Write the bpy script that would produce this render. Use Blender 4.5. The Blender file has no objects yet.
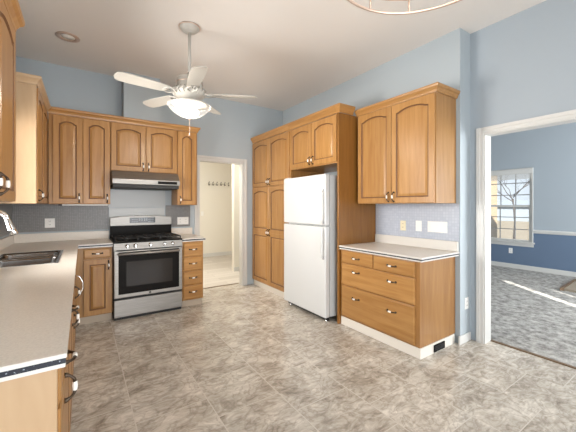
import bpy, bmesh, math, random
from mathutils import Vector, Matrix
random.seed(7)
SC = bpy.context.scene
COL = SC.collection
PI = math.pi

# ------------------------------------------------------------------ camera, world, light, exposure
YAW = 0.593173
cam = bpy.data.cameras.new('camera'); cam_o = bpy.data.objects.new('camera', cam); COL.objects.link(cam_o)
cam_o.location = (0, 0, 1.38); cam_o.rotation_euler = (PI/2, 0, -YAW)
cam.sensor_width = 36; cam.lens = 305.26/576*36; cam.shift_y = -10.2/576; cam.clip_start = .02; cam.clip_end = 200
SC.camera = cam_o
SC.view_settings.view_transform = 'Standard'; SC.view_settings.look = 'None'
SC.view_settings.gamma = 1; SC.view_settings.use_curve_mapping = False
SC.view_settings.exposure = 0.45
SC.cycles.max_bounces = 10; SC.cycles.diffuse_bounces = 6; SC.cycles.use_denoising = True
SC.cycles.sample_clamp_indirect = 4

w = bpy.data.worlds.new('world'); SC.world = w; w.use_nodes = True
w.node_tree.nodes['Background'].inputs[0].default_value = (.80, .90, 1, 1)
w.node_tree.nodes['Background'].inputs[1].default_value = .8

def add_light(name, typ, loc, energy, color=(1, 1, 1), rot=(0, 0, 0), **kw):
    l = bpy.data.lights.new(name, typ); l.energy = energy; l.color = color
    for k, v in kw.items(): setattr(l, k, v)
    o = bpy.data.objects.new(name, l); o.location = loc; o.rotation_euler = rot; COL.objects.link(o); return o
sd = Vector((.575, .818, -math.tan(math.radians(22.5))))
add_light('sun', 'SUN', (0, -6, 6), 15, (1, .95, .87), sd.to_track_quat('-Z', 'Y').to_euler(), angle=.009)
# sink window daylight, plus fill lamps added behind the viewer and next door
add_light('daylight_garden_doors', 'AREA', (.8, -1.36, 1.4), 94, (.96, .975, 1), (PI/2+.12, 0, 0), shape='RECTANGLE', size=2.3, size_y=2.3)  # added area lamp stands in for daylight from behind the viewer
add_light('daylight_sink_window', 'AREA', (-.62, 2.95, 1.65), 30, (1, .965, .92), (0, -PI/2, 0), shape='RECTANGLE', size=1.0, size_y=.95, spread=math.radians(105))
add_light('fill_carpet_room', 'AREA', (5.6, -1.38, 1.5), 150, (.95, .98, 1), (PI/2, 0, 0), shape='RECTANGLE', size=2.6, size_y=1.7)  # area lamp added before the solid south wall to brighten this room
add_light('hall_ceiling_lamp', 'AREA', (1.75, 5.75, 3.05), 56, (1, .945, .86), (0, 0, 0), shape='DISK', size=.5)

# ------------------------------------------------------------------ materials
def nodes(name):
    m = bpy.data.materials.new(name); m.use_nodes = True
    nt = m.node_tree; return m, nt, nt.nodes['Principled BSDF']
def simple(name, col, rough=.5, metal=0, emit=None, es=0, spec=None, bump=0, bscale=60):
    m, nt, b = nodes(name)
    b.inputs['Base Color'].default_value = (*col, 1); b.inputs['Roughness'].default_value = rough; b.inputs['Metallic'].default_value = metal
    if spec is not None: b.inputs['Specular IOR Level'].default_value = spec
    if emit: b.inputs['Emission Color'].default_value = (*emit, 1); b.inputs['Emission Strength'].default_value = es
    if bump:
        tc = nt.nodes.new('ShaderNodeTexCoord'); n = nt.nodes.new('ShaderNodeTexNoise'); n.inputs['Scale'].default_value = bscale
        bp = nt.nodes.new('ShaderNodeBump'); bp.inputs['Strength'].default_value = bump; bp.inputs['Distance'].default_value = .01
        nt.links.new(tc.outputs['Object'], n.inputs['Vector']); nt.links.new(n.outputs['Fac'], bp.inputs['Height']); nt.links.new(bp.outputs['Normal'], b.inputs['Normal'])
    return m
def ramp(nt, stops):
    r = nt.nodes.new('ShaderNodeValToRGB'); e = r.color_ramp.elements
    e[0].position, e[0].color = stops[0][0], (*stops[0][1], 1); e[1].position, e[1].color = stops[-1][0], (*stops[-1][1], 1)
    for p, c in stops[1:-1]:
        x = e.new(p); x.color = (*c, 1)
    return r
def wood(name, dark, light, scale=(14, 14, 1.1), rough=.31):
    m, nt, b = nodes(name)
    tc = nt.nodes.new('ShaderNodeTexCoord'); mp = nt.nodes.new('ShaderNodeMapping'); mp.inputs['Scale'].default_value = scale
    oi = nt.nodes.new('ShaderNodeObjectInfo'); ad = nt.nodes.new('ShaderNodeVectorMath'); ad.operation = 'ADD'
    ml = nt.nodes.new('ShaderNodeMath'); ml.operation = 'MULTIPLY'; ml.inputs[1].default_value = 13
    nt.links.new(oi.outputs['Random'], ml.inputs[0]); nt.links.new(tc.outputs['Object'], ad.inputs[0]); nt.links.new(ml.outputs[0], ad.inputs[1])
    nt.links.new(ad.outputs[0], mp.inputs['Vector'])
    n = nt.nodes.new('ShaderNodeTexNoise'); n.inputs['Scale'].default_value = 1.6; n.inputs['Detail'].default_value = 6; n.inputs['Roughness'].default_value = .6; n.inputs['Distortion'].default_value = .6
    nt.links.new(mp.outputs[0], n.inputs['Vector'])
    r = ramp(nt, [(.3, dark), (.7, light)]); nt.links.new(n.outputs['Fac'], r.inputs['Fac'])
    hv = nt.nodes.new('ShaderNodeHueSaturation'); mr = nt.nodes.new('ShaderNodeMapRange'); mr.inputs['To Min'].default_value = .93; mr.inputs['To Max'].default_value = 1.07
    nt.links.new(oi.outputs['Random'], mr.inputs['Value']); nt.links.new(mr.outputs[0], hv.inputs['Value']); nt.links.new(r.outputs[0], hv.inputs['Color'])
    nt.links.new(hv.outputs[0], b.inputs['Base Color']); b.inputs['Roughness'].default_value = rough
    return m
WD, WL = (.325, .152, .042), (.445, .24, .082)
M = {}
M['wood'] = wood('maple_vertical_grain', WD, WL)
M['woodh'] = wood('maple_level_grain', WD, WL, (14, 1.1, 14))
M['woodd'] = wood('maple_darkened_panel', (.215, .088, .016), (.30, .135, .030))  # maple darkened to offset the strong daylight on the tall end panel
M['wooddd'] = wood('maple_darkened_side', (.25, .115, .033), (.35, .18, .06))  # drawer cabinet maple, darkened against the strong light on its side
M['woodp'] = wood('maple_pale_panel', (.44, .295, .17), (.53, .375, .23), (5, 5, .8))
M['groove'] = simple('dark_groove_brown', (.16, .07, .025), .5)  # darker brown in the grooves of the door panels
M['blue'] = simple('blue_grey_paint', (.42, .475, .51), .62, bump=.12, bscale=180)
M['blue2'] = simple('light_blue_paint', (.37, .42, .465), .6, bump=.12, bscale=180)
M['navy'] = simple('deep_blue_paint', (.125, .18, .27), .6)
M['cream'] = simple('cream_paint', (.77, .73, .645), .6)
M['ceil'] = simple('ceiling_paint', (.79, .75, .705), .8, bump=.25, bscale=120)
M['white'] = simple('white_trim_paint', (.635, .63, .605), .35)
M['fridge'] = simple('white_enamel', (.62, .635, .635), .25)
M['gasket'] = simple('grey_gasket', (.30, .30, .30), .5)
M['porc'] = simple('white_porcelain', (.88, .86, .82), .15)
M['bronze'] = simple('antique_bronze', (.075, .055, .04), .3, .85)
M['chrome'] = simple('chrome', (.80, .80, .80), .12, 1)
M['black'] = simple('black_enamel', (.012, .011, .010), .3, spec=.05)
M['blackm'] = simple('black_iron', (.018, .018, .018), .55)
M['glassblack'] = simple('dark_oven_glass', (.030, .026, .023), .12, spec=.2)
M['display'] = simple('display_glass', (.015, .017, .02), .1)
M['digit'] = simple('display_digits', (.35, .4, .42), .4)
M['plate'] = simple('white_plastic', (.83, .82, .79), .35)
M['ivory'] = simple('ivory_plastic', (.72, .66, .47), .35)
M['slot'] = simple('dark_slots', (.05, .045, .04), .6)
M['fanwhite'] = simple('fan_white', (.45, .43, .39), .4)
M['toe'] = simple('white_toe_board', (.74, .70, .63), .45)
M['toed'] = simple('beige_toe_board', (.48, .40, .31), .5)
M['bulb'] = simple('lamp_glow', (1, 1, 1), .4, emit=(1, .95, .86), es=2.2)
M['lens'] = simple('frosted_lens', (.9, .88, .82), .4)
M['ring'] = simple('light_bronze_ring', (.62, .47, .38), .3, .6)
M['greywall'] = simple('panel_grey', (.50, .52, .52), .3)
M['recess'] = simple('recess_dark', (.05, .05, .055), .7)
M['railwood'] = simple('brown_wood', (.16, .10, .055), .5)
M['tan'] = simple('tan_siding', (.22, .17, .11), .8)
M['straw'] = simple('straw_ground', (.21, .175, .12), .9, bump=.4, bscale=3)
M['farhouse'] = simple('distant_siding', (.22, .26, .30), .8)
M['boardtop'] = simple('dull_brown_board', (.30, .25, .19), .6)
M['bark'] = simple('bark', (.05, .042, .037), .9)
M['speckle'] = simple('x', (0, 0, 0)); bpy.data.materials.remove(M.pop('speckle'))

def steel():
    m, nt, b = nodes('brushed_steel')
    tc = nt.nodes.new('ShaderNodeTexCoord'); mp = nt.nodes.new('ShaderNodeMapping'); mp.inputs['Scale'].default_value = (1.5, 60, 90)
    n = nt.nodes.new('ShaderNodeTexNoise'); n.inputs['Scale'].default_value = 3
    nt.links.new(tc.outputs['Object'], mp.inputs[0]); nt.links.new(mp.outputs[0], n.inputs['Vector'])
    r = ramp(nt, [(.3, (.27, .255, .235)), (.7, (.36, .343, .32))]); nt.links.new(n.outputs['Fac'], r.inputs['Fac']); nt.links.new(r.outputs[0], b.inputs['Base Color'])
    b.inputs['Metallic'].default_value = .9; b.inputs['Roughness'].default_value = .42
    return m
M['steel'] = steel()

def laminate():
    m, nt, b = nodes('speckled_laminate')
    tc = nt.nodes.new('ShaderNodeTexCoord'); n = nt.nodes.new('ShaderNodeTexNoise'); n.inputs['Scale'].default_value = 160; n.inputs['Detail'].default_value = 3
    nt.links.new(tc.outputs['Object'], n.inputs['Vector'])
    r = ramp(nt, [(.35, (.67, .62, .555)), (.6, (.75, .70, .63))]); nt.links.new(n.outputs['Fac'], r.inputs['Fac']); nt.links.new(r.outputs[0], b.inputs['Base Color'])
    b.inputs['Roughness'].default_value = .33
    return m
M['lam'] = laminate()
M['lamedge'] = simple('white_laminate_edge', (.64, .62, .58), .35)
def granite():
    m, nt, b = nodes('black_speckled_inlay')
    tc = nt.nodes.new('ShaderNodeTexCoord'); n = nt.nodes.new('ShaderNodeTexNoise'); n.inputs['Scale'].default_value = 110; n.inputs['Detail'].default_value = 2
    nt.links.new(tc.outputs['Object'], n.inputs['Vector'])
    r = ramp(nt, [(.62, (.012, .016, .026)), (.72, (.45, .5, .55))]); nt.links.new(n.outputs['Fac'], r.inputs['Fac']); nt.links.new(r.outputs[0], b.inputs['Base Color'])
    b.inputs['Roughness'].default_value = .3
    return m
M['granite'] = granite()

def vinyl():
    m, nt, b = nodes('slate_look_vinyl')
    L = nt.links.new
    tc = nt.nodes.new('ShaderNodeTexCoord'); mp = nt.nodes.new('ShaderNodeMapping')
    mp.inputs['Rotation'].default_value = (0, 0, PI/2); mp.inputs['Location'].default_value = (.13, .13, 0)
    L(tc.outputs['Object'], mp.inputs[0])
    bk = nt.nodes.new('ShaderNodeTexBrick'); bk.offset = .5
    for k, v in (('Scale', 1), ('Mortar Size', .003), ('Brick Width', .46), ('Row Height', .46), ('Bias', 0), ('Mortar Smooth', .2)): bk.inputs[k].default_value = v
    bk.inputs['Color1'].default_value = (0, 0, 0, 1); bk.inputs['Color2'].default_value = (1, 1, 1, 1); bk.inputs['Mortar'].default_value = (.5, .5, .5, 1)
    L(mp.outputs[0], bk.inputs['Vector'])
    # each tile gets its own shift of the marbling
    sc = nt.nodes.new('ShaderNodeVectorMath'); sc.operation = 'SCALE'; sc.inputs['Scale'].default_value = 7
    L(bk.outputs['Color'], sc.inputs[0])
    ad = nt.nodes.new('ShaderNodeVectorMath'); ad.operation = 'ADD'; L(tc.outputs['Object'], ad.inputs[0]); L(sc.outputs[0], ad.inputs[1])
    m2 = nt.nodes.new('ShaderNodeMapping'); m2.inputs['Rotation'].default_value = (0, 0, .7); m2.inputs['Scale'].default_value = (2.2, 5.5, 1); L(ad.outputs[0], m2.inputs[0])
    n1 = nt.nodes.new('ShaderNodeTexNoise'); n1.inputs['Scale'].default_value = 3.1; n1.inputs['Detail'].default_value = 10; n1.inputs['Roughness'].default_value = .7; n1.inputs['Distortion'].default_value = 1.6
    L(m2.outputs[0], n1.inputs['Vector'])
    n3 = nt.nodes.new('ShaderNodeTexNoise'); n3.inputs['Scale'].default_value = 3.2; n3.inputs['Detail'].default_value = 5; n3.inputs['Distortion'].default_value = 1.2; L(ad.outputs[0], n3.inputs['Vector'])
    av = nt.nodes.new('ShaderNodeMix'); av.data_type = 'FLOAT'; av.inputs[0].default_value = .42; L(n1.outputs['Fac'], av.inputs[2]); L(n3.outputs['Fac'], av.inputs[3])
    r1 = ramp(nt, [(.36, (.29, .255, .21)), (.45, (.44, .395, .335)), (.53, (.55, .505, .44)), (.63, (.72, .675, .60))]); L(av.outputs[0], r1.inputs['Fac'])
    n2 = nt.nodes.new('ShaderNodeTexNoise'); n2.inputs['Scale'].default_value = 4.2; n2.inputs['Detail'].default_value = 7; n2.inputs['Distortion'].default_value = 2.5
    L(ad.outputs[0], n2.inputs['Vector'])
    r2 = ramp(nt, [(.44, (1, 1, 1)), (.495, (.70, .68, .66)), (.51, (.72, .70, .68)), (.56, (1, 1, 1))]); L(n2.outputs['Fac'], r2.inputs['Fac'])
    mx = nt.nodes.new('ShaderNodeMix'); mx.data_type = 'RGBA'; mx.blend_type = 'MULTIPLY'; mx.inputs[0].default_value = .75
    L(r1.outputs[0], mx.inputs[6]); L(r2.outputs[0], mx.inputs[7])
    mt = nt.nodes.new('ShaderNodeMix'); mt.data_type = 'RGBA'; L(bk.outputs['Fac'], mt.inputs[0]); L(mx.outputs[2], mt.inputs[6]); mt.inputs[7].default_value = (.60, .555, .49, 1)
    L(mt.outputs[2], b.inputs['Base Color'])
    rr = ramp(nt, [(.3, (.15, .15, .15)), (.7, (.28, .28, .28))]); L(n1.outputs['Fac'], rr.inputs['Fac']); L(rr.outputs[0], b.inputs['Roughness'])
    bp = nt.nodes.new('ShaderNodeBump'); bp.inputs['Strength'].default_value = .12; bp.inputs['Distance'].default_value = .006; L(n1.outputs['Fac'], bp.inputs['Height']); L(bp.outputs[0], b.inputs['Normal'])
    return m
M['vinyl'] = vinyl()
def carpet():
    m, nt, b = nodes('mottled_carpet'); L = nt.links.new
    tc = nt.nodes.new('ShaderNodeTexCoord'); mp = nt.nodes.new('ShaderNodeMapping'); mp.inputs['Scale'].default_value = (1, 1, 1); L(tc.outputs['Object'], mp.inputs[0])
    n = nt.nodes.new('ShaderNodeTexNoise'); n.inputs['Scale'].default_value = 13; n.inputs['Detail'].default_value = 8; n.inputs['Roughness'].default_value = .72; L(mp.outputs[0], n.inputs['Vector'])
    r = ramp(nt, [(.36, (.17, .16, .15)), (.5, (.35, .34, .32)), (.64, (.54, .525, .50))]); L(n.outputs['Fac'], r.inputs['Fac']); L(r.outputs[0], b.inputs['Base Color'])
    b.inputs['Roughness'].default_value = .95
    bp = nt.nodes.new('ShaderNodeBump'); bp.inputs['Strength'].default_value = .8; bp.inputs['Distance'].default_value = .02; L(n.outputs['Fac'], bp.inputs['Height']); L(bp.outputs[0], b.inputs['Normal'])
    return m
M['carpet'] = carpet()
def planks():
    m, nt, b = nodes('pale_plank_floor'); L = nt.links.new
    tc = nt.nodes.new('ShaderNodeTexCoord'); bk = nt.nodes.new('ShaderNodeTexBrick')
    for k, v in (('Scale', 1), ('Mortar Size', .004), ('Brick Width', 1.1), ('Row Height', .17)): bk.inputs[k].default_value = v
    bk.inputs['Color1'].default_value = (.50, .455, .40, 1); bk.inputs['Color2'].default_value = (.60, .555, .50, 1); bk.inputs['Mortar'].default_value = (.36, .32, .28, 1)
    L(tc.outputs['Object'], bk.inputs['Vector']); L(bk.outputs['Color'], b.inputs['Base Color']); b.inputs['Roughness'].default_value = .4
    return m
M['planks'] = planks()
def mosaic(name, c1, c2, mortar, s):
    m, nt, b = nodes(name); L = nt.links.new
    tc = nt.nodes.new('ShaderNodeTexCoord'); sx = nt.nodes.new('ShaderNodeSeparateXYZ'); ad = nt.nodes.new('ShaderNodeMath'); cx = nt.nodes.new('ShaderNodeCombineXYZ')
    L(tc.outputs['Object'], sx.inputs[0]); L(sx.outputs[0], ad.inputs[0]); L(sx.outputs[1], ad.inputs[1]); L(ad.outputs[0], cx.inputs[0]); L(sx.outputs[2], cx.inputs[1])
    bk = nt.nodes.new('ShaderNodeTexBrick'); bk.offset = 0
    for k, v in (('Scale', 1), ('Mortar Size', .0025), ('Brick Width', s), ('Row Height', s)): bk.inputs[k].default_value = v
    for k, v in (('Color1', c1), ('Color2', c2), ('Mortar', mortar)): bk.inputs[k].default_value = (*v, 1)
    L(cx.outputs[0], bk.inputs['Vector']); L(bk.outputs['Color'], b.inputs['Base Color']); b.inputs['Roughness'].default_value = .35
    return m
M['mosaic'] = mosaic('grey_mosaic', (.20, .197, .195), (.25, .245, .24), (.155, .152, .15), .019)
M['mosaicb'] = mosaic('pale_mosaic', (.40, .44, .52), (.46, .50, .57), (.38, .42, .50), .03)
def glass(name, tint=(1, 1, 1), rough=0.0, alpha=.12):
    m, nt, b = nodes(name)
    b.inputs['Base Color'].default_value = (*tint, 1); b.inputs['Roughness'].default_value = rough; b.inputs['Alpha'].default_value = alpha
    return m
M['pane'] = glass('window_glass', (.9, .95, 1), .02, .10)
M['shade'] = glass('ribbed_lamp_glass', (.95, .95, .92), .08, .2)

# ------------------------------------------------------------------ mesh helpers
class MB:
    def __init__(s): s.bm = bmesh.new()
    def box(s, x0, x1, y0, y1, z0, z1, m=0):
        vs = [s.bm.verts.new((x, y, z)) for x in (x0, x1) for y in (y0, y1) for z in (z0, z1)]
        for f in ((0, 1, 3, 2), (4, 6, 7, 5), (0, 4, 5, 1), (2, 3, 7, 6), (0, 2, 6, 4), (1, 5, 7, 3)):
            s.bm.faces.new([vs[i] for i in f]).material_index = m
        return s
    def prism(s, pts, d, m=0):           # closed polygon pts extruded by vector d
        a = [s.bm.verts.new(p) for p in pts]; b = [s.bm.verts.new(Vector(p)+Vector(d)) for p in pts]
        n = len(a)
        s.bm.faces.new(a).material_index = m; s.bm.faces.new(b[::-1]).material_index = m
        for i in range(n): s.bm.faces.new((a[i], b[i], b[(i+1) % n], a[(i+1) % n])).material_index = m
        return s
    def loft(s, loops, m=0, cap=True, closed=True, smooth=False, mats=None):
        vl = [[s.bm.verts.new(p) for p in l] for l in loops]
        for k in range(len(vl)-1):
            a, b = vl[k], vl[k+1]; n = len(a)
            for i in range(n if closed else n-1):
                f = s.bm.faces.new((a[i], a[(i+1) % n], b[(i+1) % n], b[i])); f.material_index = mats[k] if mats else m; f.smooth = smooth
        if cap:
            for l, e in ((vl[0][::-1], 0), (vl[-1], -1)):
                f = s.bm.faces.new(l); f.material_index = mats[e] if mats else m
        return s
    def tube(s, pts, r, m=0, n=8, closed=False, cap=True):
        P = [Vector(p) for p in pts]; R = r if hasattr(r, '__len__') else [r]*len(P); loops = []; ref = None
        for i, p in enumerate(P):
            if closed: t = P[(i+1) % len(P)]-P[i-1]
            else: t = P[min(i+1, len(P)-1)]-P[max(i-1, 0)]
            t.normalize()
            if ref is None: ref = Vector((0, 0, 1)) if abs(t.z) < .9 else Vector((1, 0, 0))
            u = (ref - t*ref.dot(t)).normalized(); v = t.cross(u); ref = u
            loops.append([p+(u*math.cos(2*PI*k/n)+v*math.sin(2*PI*k/n))*R[i] for k in range(n)])
        if closed: loops.append(loops[0])
        s.loft(loops, m, cap=cap and not closed, smooth=True)
        if closed: bmesh.ops.remove_doubles(s.bm, verts=s.bm.verts[:], dist=1e-6)
        return s
    def lathe(s, prof, c, m=0, n=24, axis='Z', cap=True, flute=0, nf=0):
        loops = []
        for r, h in prof:
            l = []
            for k in range(n):
                a = 2*PI*k/n; rr = max(r, 1e-4)*(1+flute*math.cos(nf*a))
                q = (rr*math.cos(a), rr*math.sin(a), h)
                if axis == 'X': q = (h, q[0], q[1])
                elif axis == 'Y': q = (q[0], h, q[1])
                l.append(Vector(c)+Vector(q))
            loops.append(l)
        return s.loft(loops, m, cap=cap, smooth=True)
def wpos(o):
    p = Vector(o.location)
    while o.parent: o = o.parent; p += Vector(o.location)
    return p
def build(name, mb, mats, parent=None, bevel=0, label=None, cat=None, group=None, kind=None, subsurf=0, seg=2):
    bm = mb.bm
    bmesh.ops.recalc_face_normals(bm, faces=bm.faces[:])
    if parent is not None: off = wpos(parent); loc = Vector((0, 0, 0))
    else:
        lo = [min(v.co[i] for v in bm.verts) for i in range(3)]; hi = [max(v.co[i] for v in bm.verts) for i in range(3)]
        off = Vector(((lo[0]+hi[0])/2, (lo[1]+hi[1])/2, lo[2])); loc = off.copy()
    bmesh.ops.translate(bm, verts=bm.verts[:], vec=-off)
    me = bpy.data.meshes.new(name); bm.to_mesh(me); bm.free()
    for k in (mats if isinstance(mats, (list, tuple)) else [mats]): me.materials.append(M[k])
    o = bpy.data.objects.new(name, me); COL.objects.link(o); o.location = loc
    if parent is not None: o.parent = parent
    if bevel:
        b = o.modifiers.new('bevel', 'BEVEL'); b.width = bevel; b.segments = seg; b.limit_method = 'ANGLE'; b.angle_limit = .7
    tag(o, label, cat, group, kind)
    return o
def tag(o, label=None, cat=None, group=None, kind=None):
    for k, v in (('label', label), ('category', cat), ('group', group), ('kind', kind)):
        if v: o[k] = v
def thing(name, loc, label, cat, group=None):
    o = bpy.data.objects.new(name, None); COL.objects.link(o); o.location = loc; o.empty_display_size = .1
    tag(o, label, cat, group); return o
def B(*a): return MB().box(*a)
def struct(name, mb, mats, bevel=0, parent=None, label=None):
    return build(name, mb, mats, parent, bevel, label=label, kind='structure' if parent is None else None)

# frame of a vertical face: origin + width axis + outward normal
class Face:
    def __init__(s, o, ax, n): s.o = Vector(o); s.a = Vector(ax); s.n = Vector(n)
    def p(s, x, z, d): return s.o+s.a*x+Vector((0, 0, z))+s.n*d
def loop_pts(F, x0, x1, z0, z1, d, rise, n=13):
    """bottom corners, then the top edge right to left; the top edge may arch by 'rise' (z1 is the crest)"""
    pts = [F.p(x0, z0, d), F.p(x1, z0, d)]
    for k in range(n):
        t = k/(n-1); x = x1+(x0-x1)*t
        e = max(0, 1-((t-.5)/.44)**2) if rise else 0
        pts.append(F.p(x, z1-rise+rise*e**.8 if rise else z1, d))
    return pts
def door_mesh(F, x0, x1, z0, z1, arch=0, th=.02, stile=.058, mb=None, stile_t=None):
    mb = mb or MB(); st = stile_t or stile
    L = [loop_pts(F, x0, x1, z0, z1, 0, 0), loop_pts(F, x0, x1, z0, z1, th-.003, 0), loop_pts(F, x0+.004, x1-.004, z0+.004, z1-.004, th, 0)]
    i = stile
    L.append(loop_pts(F, x0+i, x1-i, z0+i, z1-st, th, arch))
    L.append(loop_pts(F, x0+i+.006, x1-i-.006, z0+i+.006, z1-st-.006, th-.009, arch))
    L.append(loop_pts(F, x0+i+.013, x1-i-.013, z0+i+.013, z1-st-.013, th-.009, arch))
    L.append(loop_pts(F, x0+i+.036, x1-i-.036, z0+i+.036, z1-st-.036, th-.001, arch))
    mb.loft(L, mats=[0, 0, 0, 1, 1, 0, 0])
    return mb
def drawer_mesh(F, x0, x1, z0, z1, th=.02):
    mb = MB()
    L = [loop_pts(F, x0, x1, z0, z1, 0, 0, 2), loop_pts(F, x0, x1, z0, z1, th-.006, 0, 2), loop_pts(F, x0+.012, x1-.012, z0+.012, z1-.012, th, 0, 2)]
    return mb.loft(L)
def pull_mesh(F, x, z, d, vertical=True, half=.048, out=.032):
    """bow pull: dark bronze feet and bow, white porcelain barrel in the middle"""
    mb = MB()
    def q(t, o): return F.p(x, z+t, d+o) if vertical else F.p(x+t, z, d+o)
    for sgn in (-1, 1):
        mb.tube([q(sgn*half, -.001), q(sgn*half, .006), q(sgn*half*.86, .018), q(sgn*half*.62, out*.9), q(sgn*half*.36, out)], [.011, .009, .005, .0055, .0075], 0, 8)
    mb.tube([q(-half*.38, out), q(-half*.3, out), q(0, out), q(half*.3, out), q(half*.38, out)], [.006, .0085, .0095, .0085, .006], 1, 10)
    return mb
def put_door(parent, F, x0, x1, z0, z1, arch=0, pull=None, vertical=True, name='door', mats=('wood', 'groove'), **k):
    o = build(name, door_mesh(F, x0, x1, z0, z1, arch, **k), mats, parent)
    if pull: build('handle', pull_mesh(F, pull[0], pull[1], .02, vertical), ['bronze', 'porc'], o)
    return o
def put_drawer(parent, F, x0, x1, z0, z1, pulls, vertical=False):
    o = build('drawer', drawer_mesh(F, x0, x1, z0, z1), 'woodh' if abs(F.n.x) > .5 else 'woodx', parent)
    for px, pz in pulls: build('handle', pull_mesh(F, px, pz, .02, vertical), ['bronze', 'porc'], o)
    return o
M['woodx'] = wood('maple_level_grain_back', WD, WL, (1.1, 14, 14))
CROWN = [(0, 0), (.012, 0), (.016, .02), (.03, .045), (.045, .06), (.05, .075), (.05, .09), (0, .09)]
def crown_path(path, z, sc=1.0):
    """crown moulding swept along path = [(x, y, nx, ny)]: the normal points away from the cabinet, mitred"""
    mb = MB(); loops = []
    for x, y, nx, ny in path: loops.append([Vector((x+nx*a*sc, y+ny*a*sc, z+b*sc)) for a, b in CROWN])
    return mb.loft(loops)

# ------------------------------------------------------------------ SETTING
H = 3.16
XL, XR, XF, YB = -.69, 3.13, 3.335, 4.82
YF = -1.45
struct('floor', B(XL-.12, 3.47, YF, 5.0, -.05, 0), 'vinyl')
struct('floor', B(-.7, 5.0, 5.003, 8.2, -.05, 0), 'planks')
struct('trim_1', B(1.54, 2.31, 4.985, 5.015, .0005, .006), 'railwood')
struct('floor', B(3.47, 8.02, -1.6, 5.2, -.05, .004), 'carpet')
struct('trim_2', B(3.455, 3.485, -.4, 1.44, .0005, .009), 'railwood')
struct('ceiling', B(XL-.12, 8.02, YF-.12, 8.3, H, H+.1), 'ceil')
# back wall with the doorway to the hall
ox0, ox1, oz = 1.54, 2.31, 2.115
mb = B(XL-.12, ox0, YB, YB+.12, 0, H); mb.box(ox1, XF+.13, YB, YB+.12, 0, H); mb.box(ox0, ox1, YB, YB+.12, oz, H)
struct('wall_back', mb, 'blue')
struct('wall_left', B(XL-.12, XL, YF, YB, 0, H), 'blue')
struct('wall_front', B(XL-.12, XF+.13, YF-.12, YF, 0, H), 'blue')
# right wall: behind the cabinets it is furred out to XR, then jogs back to XF
struct('wall_right', B(XR, XF+.13, 1.567, YB, 0, H), 'blue')
dy0, dy1, dz = -.4, 1.44, 2.10
mb = B(XF, XF+.13, dy1, 1.567, 0, H); mb.box(XF, XF+.13, dy0, dy1, dz, H); mb.box(XF, XF+.13, YF, dy0, 0, H)
struct('wall_right', mb, 'blue2')
# boxed flue above the hood
struct('wall_flue', B(.455, .905, 4.56, YB, 2.4, H), 'blue')
# casings
def casing(name, F, x0, x1, z1, wd=.085, th=.018, left=True, z0=0.0):
    mb = MB()
    if left: mb.prism([F.p(x0-wd, z0, 0), F.p(x0, z0, 0), F.p(x0, z0, th*.7), F.p(x0-wd*.4, z0, th*.7), F.p(x0-wd*.55, z0, th), F.p(x0-wd, z0, th)], (0, 0, z1+wd-z0))
    mb.prism([F.p(x1, z0, 0), F.p(x1+wd, z0, 0), F.p(x1+wd, z0, th), F.p(x1+wd*.55, z0, th), F.p(x1+wd*.4, z0, th*.7), F.p(x1, z0, th*.7)], (0, 0, z1+wd-z0))
    a = F.p(x0, 0, 0); 
    mb.prism([F.p(x0, z1, 0), F.p(x0, z1+wd, 0), F.p(x0, z1+wd, th), F.p(x0, z1+wd*.55, th), F.p(x0, z1+wd*.4, th*.7), F.p(x0, z1, th*.7)], F.a*(x1-x0))
    return mb
FB = Face((0, YB, 0), (1, 0, 0), (0, -1, 0))
mb = casing('c', FB, ox0, ox1, oz, .07)
mb.box(ox1-.015, ox1, YB, YB+.12, 0, oz); mb.box(ox0, ox0+.015, YB, YB+.12, 0, oz); mb.box(ox0+.015, ox1-.015, YB, YB+.12, oz-.015, oz)
struct('trim_3', mb, 'white')
FR_ = Face((XF, 0, 0), (0, 1, 0), (-1, 0, 0))
mb = casing('c', FR_, dy0, dy1, dz, .062)
mb.box(XF, XF+.13, dy1-.012, dy1, 0, dz); mb.box(XF, XF+.13, dy0, dy0+.012, 0, dz); mb.box(XF, XF+.13, dy0+.012, dy1-.012, dz-.012, dz)
struct('trim_4', mb, 'white')
mb = B(3.09, XF-.022, 1.549, 1.5665, 0, .085); struct('baseboard_jog', mb, 'white', .004)
# hall beyond
struct('wall_hall_far', B(-.7, 5, 8.05, 8.17, 0, H), 'cream')
struct('wall_hall_side', B(2.645, 4.2, 5.95, 6.07, 0, H), 'cream')
struct('wall_hall_left', B(.7, .82, 4.94, 8.05, 0, H), 'cream')
struct('wall_hall_right', B(3.2, 3.32, 4.94, 5.95, 0, H), 'cream')
struct('wall_hall_end', B(4.2, 4.32, 6.07, 8.05, 0, H), 'cream')
struct('baseboard_hall', B(.82, 4.2, 8.03, 8.05, 0, .10), 'white', .004)
struct('baseboard_hall_side', B(2.635, 3.2, 5.935, 5.95, 0, .09), 'white', .004)
# carpet room
XW = 7.9
wy0, wy1, wz0, wz1 = 2.47, 3.40, .60, 2.17
def wallx(z0, z1):
    mb = MB()
    for y0, y1, a, b in ((-1.6, wy0, 0, 9), (wy1, 5.2, 0, 9), (wy0, wy1, 0, wz0), (wy0, wy1, wz1, 9)):
        lo, hi = max(a, z0), min(b, z1)
        if hi > lo: mb.box(XW, XW+.12, y0, y1, lo, hi)
    return mb
struct('wall_east', wallx(.84, H), 'blue2')
struct('wall_east', wallx(0, .84), 'navy')
struct('wall_north', B(3.46, XW, 5.0, 5.12, 0, H), 'blue2')
mb = MB(); slots = [(3.52, 3.74, 2.05), (4.01, 4.13, 1.70)]; x = 3.46
for a, b, t in slots:
    mb.box(x, a, -1.62, -1.5, 0, H); mb.box(a, b, -1.62, -1.5, t, H); mb.box(a, b, -1.62, -1.5, 0, .02); x = b
mb.box(x, XW, -1.62, -1.5, 0, H); struct('wall_south', mb, 'blue2')
struct('baseboard_east', B(XW-.016, XW, -1.5, 5.0, 0, .10), 'white', .004)
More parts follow.
